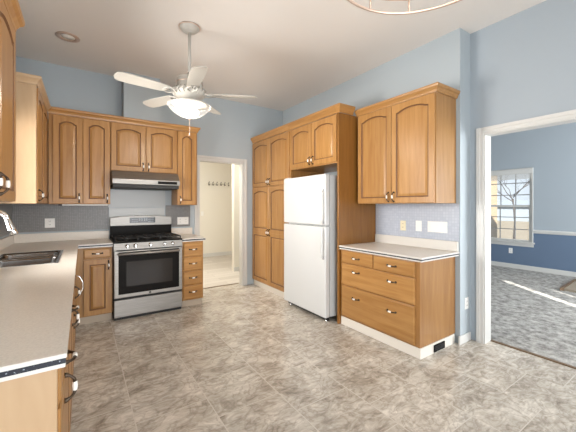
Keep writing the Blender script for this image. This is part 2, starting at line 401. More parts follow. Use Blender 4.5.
mb = MB()
for y0, y1 in ((-1.5, wy0-.023), (wy1+.023, 5.0)):
    mb.prism([(XW, y0, .80), (XW-.012, y0, .80), (XW-.02, y0, .82), (XW-.028, y0, .835), (XW-.028, y0, .86), (XW, y0, .875)], (0, y1-y0, 0))
struct('trim_5', mb, 'white')
# window of the carpet room
win = build('window_1', MB().box(XW-.02, XW-.001, wy0-.022, wy0, wz0, wz1+.022).box(XW-.02, XW-.001, wy1, wy1+.022, wz0, wz1+.022).box(XW-.02, XW-.001, wy0, wy1, wz1, wz1+.022)
      .box(XW+.001, XW+.1, wy0+.001, wy0+.03, wz0+.002, wz1-.002).box(XW+.001, XW+.1, wy1-.03, wy1-.001, wz0+.002, wz1-.002).box(XW+.001, XW+.1, wy0+.03, wy1-.03, wz1-.03, wz1-.002), 'white', bevel=.003, kind='structure')
build('window_sill', MB().box(XW-.06, XW+.1, wy0-.05, wy1+.05, wz0-.03, wz0).box(XW-.018, XW-.001, wy0-.03, wy1+.03, wz0-.10, wz0-.03), 'white', win, .004)
def sash(z0, z1, x):
    mb = MB(); a, b = wy0+.03, wy1-.03
    mb.box(x, x+.03, a, a+.035, z0, z1).box(x, x+.03, b-.035, b, z0, z1).box(x, x+.03, a+.035, b-.035, z0, z0+.04).box(x, x+.03, a+.035, b-.035, z1-.035, z1)
    g = MB()
    for k in (1, 2):
        y = a+(b-a)*k/3; g.box(x+.008, x+.022, y-.009, y+.009, z0+.04, z1-.035)
        z = z0+(z1-z0)*k/3; g.box(x+.009, x+.021, a+.035, b-.035, z-.009, z+.009)
    return mb, g
for z0, z1, xx in ((1.36, wz1-.03, XW+.06), (wz0, 1.39, XW+.025)):
    s_, g_ = sash(z0, z1, xx)
    so = build('sash', s_, 'white', win, .002)
    build('muntins', g_, 'gasket', so)
    build('pane', B(xx+.0145, xx+.0165, wy0+.06, wy1-.06, z0+.035, z1-.03), 'pane', so)

# ------------------------------------------------------------------ OUTDOORS beyond the window
struct('ground', B(8.1, 90, -40, 60, -.6, -.5), 'straw')
mb = B(9.6, 11.5, 4.55, 12, -.5, 4.6)
hs = thing('neighbour_house', (10.5, 8.3, -.5), 'tan sided house outside the window, close by', 'house')
build('wall', mb, 'tan', hs)
build('roof', MB().prism([(9.2, 4.2, 4.6), (10.55, 4.2, 5.7), (11.9, 4.2, 4.6)], (0, 8.2, 0)), 'farhouse', hs)
fh = thing('far_house', (47, 16.5, -.5), 'low grey blue house far away across the straw field', 'house')
build('wall', B(44, 50, 8, 24, -.5, 1.4), 'farhouse', fh)
build('roof', MB().prism([(43.4, 7.4, 1.4), (47, 7.4, 2.1), (50.6, 7.4, 1.4)], (0, 17.2, 0)), 'farhouse', fh)
tree = thing('bare_tree', (16, 5.7, -.5), 'bare leafless tree standing in the field outside the window', 'tree')
rt = random.Random(3)
tb = MB()
def branch(mb, p, d, l, r, dep):
    q = p+d*l*.5+Vector((rt.uniform(-.05, .05), rt.uniform(-.05, .05), 0))*l; e = q+(d+Vector((rt.uniform(-.2, .2), rt.uniform(-.2, .2), .1))).normalized()*l*.5
    mb.tube([p, q, e], [r, r*.8, r*.6], 0, 5)
    if dep:
        for k in range(3):
            nd = (d+Vector((rt.uniform(-.9, .9), rt.uniform(-.9, .9), rt.uniform(-.15, .55)))).normalized()
            branch(mb, e if k else q, nd, l*.72, r*.55, dep-1)
trunk = MB(); trunk.tube([(16, 5.7, -.5), (16.05, 5.65, .6), (16, 5.7, 1.7)], [.045, .035, .03], 0, 8)
tr = build('trunk', trunk, 'bark', tree)
for k in range(5):
    a = k*1.26+.4
    branch(tb, Vector((16, 5.7, 1.45+.1*k)), Vector((math.cos(a)*.7, math.sin(a)*.9, .7)).normalized(), .95, .022, 4)
build('branches', tb, 'bark', tree)

# ------------------------------------------------------------------ CABINETS: right side (facing -X)
def FX(x): return Face((x, 0, 0), (0, 1, 0), (-1, 0, 0))      # width axis = +Y
def FY(y): return Face((0, y, 0), (1, 0, 0), (0, -1, 0))      # width axis = +X
def FL(x): return Face((x, 0, 0), (0, 1, 0), (1, 0, 0))       # left run, facing +X

# tall pantry
xc = 2.495
p = thing('pantry_cabinet', (2.78, 4.21, 0), 'tall maple pantry cabinet beside the hall doorway', 'cabinet')
build('body', MB().box(xc, XR-.005, 3.63, YB-.005, .09, 2.47), 'wood', p, .002)
build('toe_board', B(xc+.01, XR-.02, 3.64, YB-.025, 0, .09), 'toe', p)
F = FX(xc); ya, ym, yb = 3.655, 4.222, 4.79
put_door(p, F, ya, ym-.003, 1.70, 2.455, .036, (ym-.032, 1.765)); put_door(p, F, ym+.003, yb, 1.70, 2.455, .036, (ym+.032, 1.765))
for a, b, hx in ((ya, ym-.003, ym-.032), (ym+.003, yb, ym+.032)):
    mb = door_mesh(F, a, b, .945, 1.685, .032); door_mesh(F, a, b, .11, .945, 0, mb=mb)
    o = build('door', mb, ['wood', 'groove'], p)
    build('handle', pull_mesh(F, hx, .95, .02), ['bronze', 'porc'], o)
build('crown_moulding', crown_path([(xc-.005, 3.632, -1, 0), (xc-.005, YB-.03, -1, 0)], 2.47), 'woodh', p)
# over the refrigerator
p = thing('over_fridge_cabinet', (2.78, 3.15, 1.89), 'maple two-door cabinet above the white refrigerator', 'cabinet')
build('body', B(xc, XR-.005, 2.65, 3.625, 1.89, 2.47), 'wood', p, .002)
put_door(p, F, 2.66, 3.125, 1.905, 2.455, .036, (3.093, 1.97)); put_door(p, F, 3.131, 3.61, 1.905, 2.455, .036, (3.163, 1.97))
build('crown_moulding', crown_path([(xc-.005, 2.65, -1, 0), (xc-.005, 3.628, -1, 0)], 2.47), 'woodh', p)
# end panel beside the refrigerator
p = thing('tall_end_panel', (2.78, 2.67, 0), 'tall plain maple panel between refrigerator and drawer cabinet', 'panel')
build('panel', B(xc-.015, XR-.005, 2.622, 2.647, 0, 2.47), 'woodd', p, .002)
build('crown_moulding', crown_path([(2.70, 2.617, 0, -1), (xc-.005, 2.617, -1, -1), (xc-.005, 2.648, -1, 0)], 2.47), 'woodx', p)
# right wall cabinet
xu = 2.765
p = thing('wall_cabinet', (2.92, 2.12, 1.405), 'maple two-door wall cabinet over the drawer cabinet and its outlets', 'cabinet')
build('body', B(xu, XR-.004, 1.605, 2.585, 1.405, 2.457), 'wood', p, .002)
FU = FX(xu); put_door(p, FU, 1.612, 2.092, 1.41, 2.45, .036, (2.060, 1.475)); put_door(p, FU, 2.098, 2.575, 1.41, 2.45, .036, (2.130, 1.475))
build('crown_moulding', crown_path([(xu-.005, 2.60, -1, 0), (xu-.005, 1.602, -1, -1), (XR-.004, 1.602, 0, -1)], 2.455, .78), 'woodh', p)
# drawer cabinet
xb = 2.517
p = thing('drawer_cabinet', (2.8, 2.13, 0), 'low maple drawer cabinet with four drawers beside the refrigerator', 'cabinet')
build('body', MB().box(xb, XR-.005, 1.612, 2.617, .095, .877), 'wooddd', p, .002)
tb_ = build('toe_board', B(xb-.004, XR-.035, 1.603, 2.615, 0, .094), 'toe', p, .003)
FD = FX(xb)
put_drawer(p, FD, 1.655, 2.130, .728, .866, [(1.90, .797)]); put_drawer(p, FD, 2.142, 2.60, .728, .866, [(2.37, .797)])
put_drawer(p, FD, 1.655, 2.60, .475, .716, [(1.90, .645), (2.37, .645)]); put_drawer(p, FD, 1.655, 2.60, .11, .463, [(1.90, .355), (2.37, .355)])
p = thing('countertop', (2.8, 2.13, .878), 'pale speckled countertop on the low drawer cabinet', 'countertop')
build('slab', MB().box(2.485, XR-.001, 1.575, 2.619, .905, .918, 0).box(2.488, XR-.001, 1.578, 2.619, .878, .891, 1).box(2.4855, 2.4865, 1.576, 2.619, .9055, .917, 1), ['lam', 'lamedge'], p, .002)
build('edge_strip', MB().box(2.481, 2.485, 1.571, 2.619, .904, .919).box(2.485, XR-.001, 1.571, 1.575, .904, .919), 'lamedge', p)
build('inlay_stripe', B(2.4865, XR-.001, 1.5765, 2.619, .891, .905), 'granite', p)
build('backsplash_lip', B(XR-.022, XR-.001, 1.58, 2.619, .919, 1.02), 'lamedge', p, .003)
struct('trim_6', B(XR-.006, XR-.0005, 1.575, 2.619, 1.021, 1.403), 'mosaicb')
v = thing('floor_register', (2.81, 1.6, .014), 'black floor register set in the white toe board of drawer cabinet', 'vent')
build('frame', MB().box(2.72, 2.90, 1.594, 1.602, .012, .022).box(2.72, 2.90, 1.594, 1.602, .068, .078).box(2.72, 2.73, 1.594, 1.602, .022, .068).box(2.89, 2.90, 1.594, 1.602, .022, .068).box(2.73, 2.89, 1.599, 1.602, .022, .068), 'black', v)
mb = MB()
for k in range(3): mb.box(2.73, 2.89, 1.595, 1.599, .028+k*.014, .034+k*.014)
for k in range(5): mb.box(2.745+k*.03, 2.75+k*.03, 1.595, 1.599, .022, .068)
build('grille', mb, 'blackm', v)

# refrigerator
x0 = 2.355
r = thing('refrigerator', (2.7, 3.15, 0), 'white two-door refrigerator with freezer on top', 'refrigerator')
build('body', MB().box(x0+.085, 3.05, 2.722, 3.598, .06, 1.745), 'fridge', r, .006)
build('kick_grille', MB().box(x0+.06, x0+.085, 2.74, 3.58, .015, .055).box(x0+.056, x0+.06, 2.76, 3.56, .02, .03).box(x0+.056, x0+.06, 2.76, 3.56, .037, .046), 'blackm', r)
fl = build('freezer_door', B(x0, x0+.07, 2.712, 3.602, 1.148, 1.757), 'fridge', r, .014, seg=3)
fd = build('fresh_door', B(x0, x0+.07, 2.712, 3.602, .058, 1.132), 'fridge', r, .014, seg=3)
for z0, z1 in ((.065, 1.125), (1.155, 1.75)): build('gasket', B(x0+.07, x0+.085, 2.73, 3.59, z0, z1), 'gasket', r)
def fhandle(z0, z1):
    mb = MB()
    mb.tube([(x0+.004, 2.742, z0), (x0-.03, 2.742, z0+.02), (x0-.034, 2.742, z0+.06), (x0-.034, 2.742, z1-.06), (x0-.03, 2.742, z1-.02), (x0+.004, 2.742, z1)], [.011, .011, .010, .010, .011, .011], 0, 8)
    mb.box(x0-.012, x0+.002, 2.73, 2.755, z0-.012, z0+.012, 1)
    return mb
build('handle', fhandle(1.175, 1.57), ['fridge', 'gasket'], fl); build('handle', fhandle(.76, 1.115), ['fridge', 'gasket'], fd)
build('hinge_cap', B(x0+.02, x0+.12, 3.50, 3.59, 1.757, 1.768), 'fridge', r, .004)
for y in (2.78, 3.52): build('foot', MB().lathe([(.02, 0), (.024, .004), (.014, .012), (.012, .03)], (x0+.07, y, 0), 0, 12), 'chrome', r)
build('wheel', MB().lathe([(.028, -.01), (.03, -.006), (.03, .006), (.028, .01)], (2.95, 3.15, .0305), 0, 14, 'Y'), 'blackm', r)

# ------------------------------------------------------------------ CABINETS: back wall (facing -Y)
yu = 4.485; FU = FY(yu)
def upper(name, x0, x1, z0, doors, label, pulls):
    p = thing(name, ((x0+x1)/2, 4.65, z0), label, 'cabinet')
    build('body', B(x0, x1, yu, YB-.005, z0, 2.455), 'wood', p, .002)
    for (a, b), q in zip(doors, pulls): put_door(p, FU, a, b, z0+.006, 2.44, .034, q)
    return p
a = upper('wall_cabinet', -.325, .297, 1.40, [(-.285, .002), (.008, .292)], 'maple wall cabinet with two tall doors, in the corner left of the hood', [(-.03, 1.475), (.262, 1.475)])
b = upper('wall_cabinet', .299, 1.118, 1.83, [(.304, .706), (.712, 1.112)], 'short maple wall cabinet directly above the range hood', [(.676, 1.90), (.742, 1.90)])
c = upper('wall_cabinet', 1.12, 1.405, 1.39, [(1.128, 1.385)], 'narrow one-door maple wall cabinet next to the hall doorway', [(1.16, 1.465)])
build('crown_moulding', crown_path([(-.325, yu-.002, 0, -1), (.298, yu-.002, 0, -1)], 2.455, .8), 'woodx', a)
build('crown_moulding', crown_path([(.2985, yu-.002, 0, -1), (1.1185, yu-.002, 0, -1)], 2.455, .8), 'woodx', b)
build('crown_moulding', crown_path([(1.119, yu-.002, 0, -1), (1.405, yu-.002, 1, -1), (1.405, YB-.004, 1, 0)], 2.455, .8), 'woodx', c)
lb = thing('under_cabinet_light', (.02, 4.6, 1.385), 'slim white light bar under the corner wall cabinet', 'light')
build('housing', B(-.20, .27, 4.52, 4.60, 1.382, 1.399), 'plate', lb, .003)
build('end_cap', MB().box(-.235, -.20, 4.525, 4.595, 1.384, 1.398), 'blackm', lb)

# range hood
hd = thing('range_hood', (.71, 4.55, 1.605), 'stainless steel range hood above the stove', 'range hood')
build('shell', MB().prism([(.305, YB-.01, 1.655), (.305, 4.31, 1.655), (.305, 4.31, 1.718), (.305, 4.42, 1.825), (.305, YB-.01, 1.825)], (.81, 0, 0)), 'steel', hd, .004)
build('filter_pan', MB().box(.315, 1.105, 4.33, YB-.015, 1.61, 1.655).box(.36, .70, 4.40, 4.75, 1.605, 1.61).box(.72, 1.06, 4.40, 4.75, 1.605, 1.61), 'blackm', hd, .003)
cp = build('control_strip', B(.83, 1.075, 4.305, 4.31, 1.668, 1.704), 'black', hd)
for k in range(4): build('button', B(.87+k*.045, .895+k*.045, 4.302, 4.305, 1.681, 1.691), 'display', cp)
# wall panel behind the stove and tiled splashback
struct('trim_7', MB().box(.305, 1.02, YB-.006, YB-.0005, .98, 1.355).box(.295, 1.03, YB-.008, YB-.0005, 1.36, 1.604), 'greywall')
struct('trim_8', MB().box(XL+.001, .30, YB-.004, YB-.0005, 1.06, 1.398).box(1.035, 1.40, YB-.004, YB-.0005, 1.06, 1.388).box(XL+.0005, XL+.004, 1.25, YB-.005, 1.06, 1.12).box(XL+.0005, XL+.004, 3.52, YB-.005, 1.12, 1.398), 'mosaic')

# stove
sx0, sx1, sy = .310, 1.112, 4.168
s = thing('stove', (.711, 4.48, 0), 'stainless steel gas stove with black oven window', 'stove')
build('body', MB().box(sx0, sx1, sy+.04, 4.79, .03, .925), 'blackm', s, .003)
for q in (sx0, sx1-.03): build('side_trim', B(q, q+.03, sy+.012, sy+.04, .833, .84), 'steel', s)
build('cooktop', MB().box(sx0, sx1, sy+.01, 4.74, .925, .945), 'black', s, .005)
build('control_panel', MB().prism([(sx0, sy+.04, .84), (sx0, sy, .845), (sx0, sy+.018, .932), (sx0, sy+.04, .932)], (sx1-sx0, 0, 0)), 'steel', s, .003)
for kx in (.455, .545, .715, .885, .985):
    k_ = MB().lathe([(.024, .008), (.024, -.004), (.02, -.008), (.018, -.03), (.012, -.034), (.0, -.034)], (kx, sy+.006, .888), 0, 18, 'Y')
    k_.box(kx-.004, kx+.004, sy-.034, sy-.02, .870, .906, 0)
    build('knob', k_, 'chrome', s)
od = build('oven_door', MB().box(sx0+.004, sx1-.004, sy, sy+.04, .267, .832), 'steel', s, .006)
build('door_glass', B(sx0+.05, sx1-.045, sy-.004, sy+.002, .31, .818), 'black', od, .004)
build('oven_window', B(sx0+.135, sx1-.13, sy-.0055, sy-.003, .40, .70), 'glassblack', od)
build('handle', MB().tube([(sx0+.05, sy+.002, .795), (sx0+.05, sy-.035, .797), (sx0+.055, sy-.05, .798), (sx1-.055, sy-.05, .798), (sx1-.05, sy-.035, .797), (sx1-.05, sy+.002, .795)], [.013, .013, .015, .015, .013, .013], 0, 10), 'steel', od)
build('badge', MB().lathe([(.0, -.004), (.013, -.004), (.014, 0)], (.711, sy, .292), 0, 16, 'Y'), 'slot', od)
build('storage_drawer', MB().box(sx0+.004, sx1-.004, sy, sy+.04, .035, .242), 'steel', s, .006)
build('kick_plate', B(sx0+.01, sx1-.01, sy+.03, sy+.06, 0.0, .03), 'blackm', s)
bg = MB(); n = 12
tp = [(sx0+.0+(sx1-.012-sx0)*k/n, 1.215+.028*math.sin(PI*k/n)**.6) for k in range(n+1)]
bg.prism([(sx0, 4.735, 1.105)]+[(x_, 4.735, z_) for x_, z_ in tp]+[(sx1-.012, 4.735, 1.105)], (0, .055, 0))
bgo = build('backguard', bg, 'steel', s, .004)
build('backguard_base', B(sx0, sx1-.012, 4.742, 4.788, .945, 1.105), 'black', s)
dsp = build('display_panel', B(.545, .875, 4.731, 4.736, 1.140, 1.215), 'display', bgo)
for q in range(4):                                    # clock digits, seven bars each
    mb = MB(); dx = .665+q*.027+(.008 if q > 1 else 0)
    mb.box(dx, dx+.003, 4.7295, 4.731, 1.170, 1.205).box(dx+.012, dx+.015, 4.7295, 4.731, 1.170, 1.205)
    for z in (1.170, 1.186, 1.202): mb.box(dx+.003, dx+.012, 4.7295, 4.731, z, z+.003)
    build('digit', mb, 'digit', dsp)
for q in range(6):
    for z in (1.155, 1.185):
        for x in (.57, .78): build('touch_key', B(x+q*.013, x+.008+q*.013, 4.7295, 4.731, z, z+.004), 'digit', dsp)
for gx0, gx1 in ((.33, .575), (.585, .838), (.848, 1.094)):
    mb = MB(); y0, y1, z = 4.215, 4.70, .978
    for yy in (y0, y1, (y0+y1)/2): mb.tube([(gx0, yy, z), (gx1, yy, z)], .007, 0, 6)
    for xx in (gx0, gx1): mb.tube([(xx, y0, z), (xx, y1, z)], .007, 0, 6)
    gm = (gx0+gx1)/2
    for yy in ((y0*3+y1)/4, (y0+3*y1)/4):
        mb.tube([(gx0, yy, z), (gm-.03, yy, z+.004)], .006, 0, 6); mb.tube([(gx1, yy, z), (gm+.03, yy, z+.004)], .006, 0, 6)
        mb.tube([(gm, yy-.1, z), (gm, yy-.03, z+.004)], .006, 0, 6); mb.tube([(gm, yy+.1, z), (gm, yy+.03, z+.004)], .006, 0, 6)
    for xx in (gx0, gx1):
        for yy in (y0, y1): mb.tube([(xx, yy, .944), (xx, yy, z)], .008, 0, 6)
    build('grate', mb, 'blackm', s)
    for yy in ((y0*3+y1)/4, (y0+3*y1)/4):
        build('burner', MB().lathe([(.05, 0), (.05, .008), (.036, .01), (.036, .018), (.03, .022), (0, .022)], (gm, yy, .944), 0, 18), 'blackm', s)

# base cabinets on the back wall
yd = 4.245; FBk = FY(yd)
p = thing('base_cabinet', (.13, 4.52, 0), 'maple base cabinet with one drawer and door, beside the stove', 'cabinet')
build('body', B(-.062, .302, yd, 4.80, .09, .893), 'wood', p, .002)
build('toe_board', B(-.058, .298, yd+.035, 4.79, 0, .09), 'toed', p)
put_drawer(p, FBk, .012, .288, .765, .875, [(.15, .82)]); put_door(p, FBk, .012, .288, .10, .75, 0, (.262, .675))
p = thing('base_cabinet', (1.265, 4.5, 0), 'narrow maple base cabinet with four stacked drawers', 'cabinet')
build('body', B(1.122, 1.408, 4.222, 4.80, .09, .893), 'wood', p, .002)
build('toe_board', B(1.124, 1.395, 4.25, 4.79, 0, .09), 'toed', p)
F4 = FY(4.222)
for k in range(4): put_drawer(p, F4, 1.132, 1.392, .11+k*.193, .11+k*.193+.178, [(1.262, .205+k*.193)])
p = thing('countertop', (1.27, 4.5, .895), 'small piece of countertop next to the stove and hall doorway', 'countertop')
build('slab', MB().box(1.116, 1.43, 4.185, 4.815, .925, .937), 'lam', p)
build('edge_strip', MB().box(1.116, 1.43, 4.187, 4.815, .895, .907), 'lamedge', p)
build('inlay_stripe', B(1.1165, 1.429, 4.186, 4.815, .907, .925), 'granite', p)
build('backsplash_lip', B(1.116, 1.43, 4.797, 4.815, .937, 1.04), 'lam', p, .003)

# ------------------------------------------------------------------ LEFT RUN
p = thing('countertop', (-.36, 3.0, .89), 'long pale countertop with the sink, running along the wall into the corner', 'countertop')
zt = .937; ce = -.040; YN = 1.135
def Lshape(z0, z1, ins, hole=None):
    e, n_, f_, xr = ce-ins, YN+ins, 4.19+ins, .303
    mb = MB()
    if hole:
        hx0, hx1, hy0, hy1 = hole
        mb.box(XL+.002, e, n_, hy0, z0, z1).box(XL+.002, hx0, hy0, hy1, z0, z1).box(hx1, e, hy0, hy1, z0, z1).box(XL+.002, e, hy1, 4.815, z0, z1)
    else: mb.box(XL+.002, e, n_, 4.815, z0, z1)
    mb.box(e, xr, f_, 4.815, z0, z1); return mb
SK = (-.605, -.165, 2.96, 3.77)
build('slab', Lshape(zt-.014, zt, 0, SK), 'lam', p)
mb = MB(); mb.box(ce-.03, ce-.002, YN+.002, 4.19, zt-.042, zt-.030).box(XL+.002, ce-.03, YN+.002, YN+.03, zt-.042, zt-.030).box(ce-.03, .303, 4.192, 4.22, zt-.042, zt-.030)
mb.box(ce, ce+.0015, YN-.001, 4.189, zt-.013, zt-.001).box(XL+.002, ce, YN-.0015, YN, zt-.013, zt-.001).box(ce, .303, 4.1885, 4.19, zt-.013, zt-.001)
build('edge_strip', mb, 'lamedge', p)
build('inlay_stripe', MB().box(ce-.03, ce-.001, YN+.001, 4.2, zt-.030, zt-.014).box(XL+.002, ce-.03, YN+.001, YN+.03, zt-.030, zt-.014).box(ce-.001, .302, 4.191, 4.22, zt-.030, zt-.014), 'granite', p)
build('backsplash_lip', MB().box(XL+.022, .303, 4.795, 4.815, zt, zt+.105).box(XL+.002, XL+.022, YN, 4.815, zt, zt+.105), 'lam', p, .003)
# base cabinets of the left run
xl = -.075; FLf = FL(xl)
def lbase(y0, y1, label, doors, drawers, drop=False):
    p = thing('base_cabinet', (-.4, (y0+y1)/2, 0), label, 'cabinet')
    build('body', B(XL+.004, xl, y0, y1, .09, .76 if drop else .893), 'wood', p, .002)
    if drop: build('face_rail', B(xl-.02, xl, y0, y1, .761, .893), 'woodh', p, .002)
    build('toe_board', B(XL+.004, xl-.06, y0+.005, y1-.005, 0, .09), 'toed', p)
    for a, b, z0, z1, q in doors: put_door(p, FLf, a, b, z0, z1, 0, q)
    for a, b, z0, z1, q in drawers: put_drawer(p, FLf, a, b, z0, z1, [q])
    return p
p1 = lbase(1.18, 1.94, 'maple base cabinet with a pale plain end panel at the free counter end', [(1.20, 1.925, .10, .74, (1.44, .685))], [(1.20, 1.925, .755, .875, (1.42, .81))])
build('end_panel', B(XL+.004, xl+.012, 1.16, 1.179, .0, .893), 'woodp', p1, .002, label='pale plain end panel')
lbase(1.945, 2.98, 'maple base cabinet in the long run, between the end cabinet and the sink', [(1.96, 2.455, .10, .74, (2.41, .66)), (2.465, 2.965, .10, .74, (2.90, .48))], [(1.96, 2.965, .755, .875, (2.15, .79))])
pp = lbase(2.985, 3.80, 'maple base cabinet below the double sink', [(3.0, 3.385, .10, .74, (3.35, .60)), (3.395, 3.785, .10, .74, None)], [], True)
pd = [o for o in pp.children if o.name.startswith('door')][1]
build('handle', MB().tube([FLf.p(3.42, .735, .02), FLf.p(3.42, .725, .055), FLf.p(3.42, .67, .08), FLf.p(3.42, .61, .078), FLf.p(3.42, .555, .055), FLf.p(3.42, .545, .02)], [.009, .008, .007, .007, .008, .009], 0, 8), 'chrome', pd)
# sink
sk = thing('sink', (-.385, 3.395, .78), 'stainless steel double bowl sink set in the long counter', 'sink')
def bowl(y0, y1):
    x0, x1 = SK[0]+.012, SK[1]-.012; zt_ = zt+.003
    def rr(x0, x1, y0, y1, z, r=.05, n=5):
        pts = []
        for cx, cy, a0 in ((x1-r, y1-r, 0), (x0+r, y1-r, PI/2), (x0+r, y0+r, PI), (x1-r, y0+r, 1.5*PI)):
            for k in range(n+1): pts.append(Vector((cx+r*math.cos(a0+PI/2*k/n), cy+r*math.sin(a0+PI/2*k/n), z)))
        return pts
    mb = MB()
    mb.loft([rr(x0-.004, x1+.004, y0-.004, y1+.004, zt_-.02), rr(x0-.008, x1+.008, y0-.008, y1+.008, zt_), rr(x0, x1, y0, y1, zt_), rr(x0+.006, x1-.006, y0+.006, y1-.006, zt_-.02),
             rr(x0+.015, x1-.015, y0+.015, y1-.015, zt_-.14), rr(x0+.05, x1-.05, y0+.05, y1-.05, zt_-.165, .03)], cap=False, smooth=True)
    mb.bm.faces.new([v for v in mb.bm.verts][-24:])
    return mb
for y0, y1 in ((SK[2]+.012, 3.385), (3.405, SK[3]-.012)):
    bo = build('bowl', bowl(y0, y1), 'chrome2', sk) if 'chrome2' in M else None
    if bo is None:
        M['chrome2'] = simple('steel_dark_reflection', (.20, .195, .19), .22, 1); bo = build('bowl', bowl(y0, y1), 'chrome2', sk)  # bowl steel darkened to stand for its dark reflections
    build('drain', MB().lathe([(.04, 0), (.042, .003), (.03, .004), (0, .002)], (-.39, (y0+y1)/2, zt-.161), 0, 18), 'chrome', bo)
mb = MB().box(SK[0]-.012, SK[1]+.012, SK[2]-.012, SK[2]+.006, zt+.0005, zt+.0035).box(SK[0]-.012, SK[1]+.012, SK[3]-.006, SK[3]+.012, zt+.0005, zt+.0035).box(SK[0]-.012, SK[0]+.006, SK[2], SK[3], zt+.0005, zt+.0035).box(SK[1]-.006, SK[1]+.012, SK[2], SK[3], zt+.0005, zt+.0035).box(SK[0], SK[1], 3.388, 3.402, zt-.02, zt+.003)
build('rim', mb, 'chrome', sk)
# faucet
fa = thing('faucet', (-.640, 3.24, zt), 'chrome gooseneck faucet with flared pull-down head over the sink', 'faucet')
build('base', MB().lathe([(.028, 0), (.028, .012), (.02, .02), (.018, .10), (.015, .11)], (-.640, 3.24, zt), 0, 16), 'chrome', fa)
pts = [(-.640, 3.24, zt+.10)]+[(-.640, 3.24, zt+.2)]
for k in range(13):
    a = PI-k*(PI*.95)/12; pts.append((-.563+.077*math.cos(a), 3.24, 1.25+.085*math.sin(a)))
build('spout', MB().tube(pts, .017, 0, 12), 'chrome', fa)
e = Vector(pts[-1]); d = (e-Vector(pts[-2])).normalized(); d = (d+Vector((.08, 0, 0))).normalized()
build('spray_head', MB().tube([e-d*.005, e+d*.03, e+d*.07, e+d*.115, e+d*.122], [.018, .021, .026, .031, .026], 0, 14), 'chrome', fa)
build('lever', MB().tube([(-.635, 3.23, zt+.07), (-.635, 3.19, zt+.08), (-.63, 3.13, zt+.11)], [.012, .009, .007], 0, 8), 'chrome', fa)

# left wall cabinets
xlu = -.35; FLu = FL(xlu)
p = thing('wall_cabinet', (-.52, 4.15, 1.40), 'corner maple wall cabinet whose pale side panel faces the room above the sink', 'cabinet')
build('body', B(XL+.004, xlu, 3.522, 4.815, 1.40, 2.455), 'wood', p, .002)
build('end_panel', B(XL+.004, xlu+.012, 3.50, 3.52, 1.40, 2.455), 'woodp', p, .002, label='pale side panel')
put_door(p, FLu, 3.54, 4.00, 1.406, 2.44, .034, (3.575, 1.475)); put_door(p, FLu, 4.006, 4.45, 1.406, 2.44, .034)
build('crown_moulding', crown_path([(XL+.004, 3.502, 0, -1), (xlu+.01, 3.502, 1, -1), (xlu+.01, 4.45, 1, 0)], 2.455, .8), 'woodp', p)
p = thing('wall_cabinet', (-.52, 1.95, 1.40), 'maple wall cabinet nearest to the viewer, cut off by the picture edge', 'cabinet')
build('body', B(XL+.004, xlu, 1.45, 2.44, 1.40, 2.43), 'wood', p, .002)
put_door(p, FLu, 1.46, 1.94, 1.406, 2.42, .034, (1.82, 1.485)); put_door(p, FLu, 1.95, 2.43, 1.406, 2.42, .034, (1.985, 1.485))
build('crown_moulding', crown_path([(xlu+.005, 1.45, 1, 0), (xlu+.005, 2.44, 1, 1), (XL+.004, 2.44, 0, 1)], 2.43), 'wood', p)
# window over the sink (between the two left wall cabinets)
build('window_2', MB().box(XL+.001, XL+.02, 2.45, 2.50, 1.13, 2.2).box(XL+.001, XL+.02, 3.42, 3.47, 1.13, 2.2).box(XL+.001, XL+.02, 2.50, 3.42, 1.13, 1.18).box(XL+.001, XL+.02, 2.50, 3.42, 2.15, 2.2), 'white', kind='structure')
build('added_window_frame', MB().box(-.41, -.35, YF+.001, YF+.03, 0.1, 2.55).box(1.95, 2.01, YF+.001, YF+.03, .1, 2.55).box(-.35, 1.95, YF+.001, YF+.03, 2.5, 2.55).box(.78, .82, YF+.001, YF+.03, .1, 2.5), 'white', kind='structure')  # unseen frame added to go with the fill lamp; the wall is solid

# ------------------------------------------------------------------ outlets and switches
def outlet(F, x, z, label, kind='outlet', w_=.036, mat='plate', gang=1, group=None):
    W = w_*gang if gang > 1 else w_
    o = thing('wall_outlet' if kind == 'outlet' else 'light_switch', F.p(x, z-.058, 0), label, 'outlet' if kind == 'outlet' else 'switch', group)
    mb = MB(); mb.loft([loop_pts(F, x-W, x+W, z-.058, z+.058, .0005, 0, 2), loop_pts(F, x-W, x+W, z-.058, z+.058, .004, 0, 2), loop_pts(F, x-W+.004, x+W-.004, z-.054, z+.054, .007, 0, 2)])
    build('cover_plate', mb, mat, o)
    for g in range(gang):
        cx = x-W+W*(2*g+1)/gang
        if kind == 'outlet':
            for dz_ in (-.021, .021):
                s_ = MB().loft([loop_pts(F, cx-.016, cx+.016, z+dz_-.014, z+dz_+.014, .006, 0, 2), loop_pts(F, cx-.015, cx+.015, z+dz_-.013, z+dz_+.013, .0085, 0, 2)])
                so = build('socket', s_, mat, o)
                t = MB()
                for q in (-.006, .006): t.loft([loop_pts(F, cx+q-.0018, cx+q+.0018, z+dz_-.003, z+dz_+.007, .008, 0, 2), loop_pts(F, cx+q-.0018, cx+q+.0018, z+dz_-.003, z+dz_+.007, .009, 0, 2)])
                build('slots', t, 'slot', so)
        else:
            t = MB().loft([loop_pts(F, cx-.014, cx+.014, z-.032, z+.032, .006, 0, 2), loop_pts(F, cx-.013, cx+.013, z-.03, z+.03, .010, 0, 2)])
            build('rocker', t, mat, o)
    return o
FS = FX(XR-.006)
outlet(FS, 2.215, 1.148, 'ivory outlet with dark slots on the pale mosaic, nearest the tall end panel', mat='ivory')
outlet(FS, 2.015, 1.155, 'single white switch plate between the ivory outlet and the wide white plate', 'switch')
outlet(FS, 1.80, 1.155, 'wide white three-gang switch plate above the low drawer cabinet', 'switch', .036, gang=3)
outlet(FY(YB-.004), -.335, 1.165, 'white outlet on the grey mosaic behind the counter corner', w_=.05)
outlet(FY(YB-.004), 1.29, 1.15, 'wide white outlet plate on the mosaic between stove and hall doorway', gang=2, w_=.042)
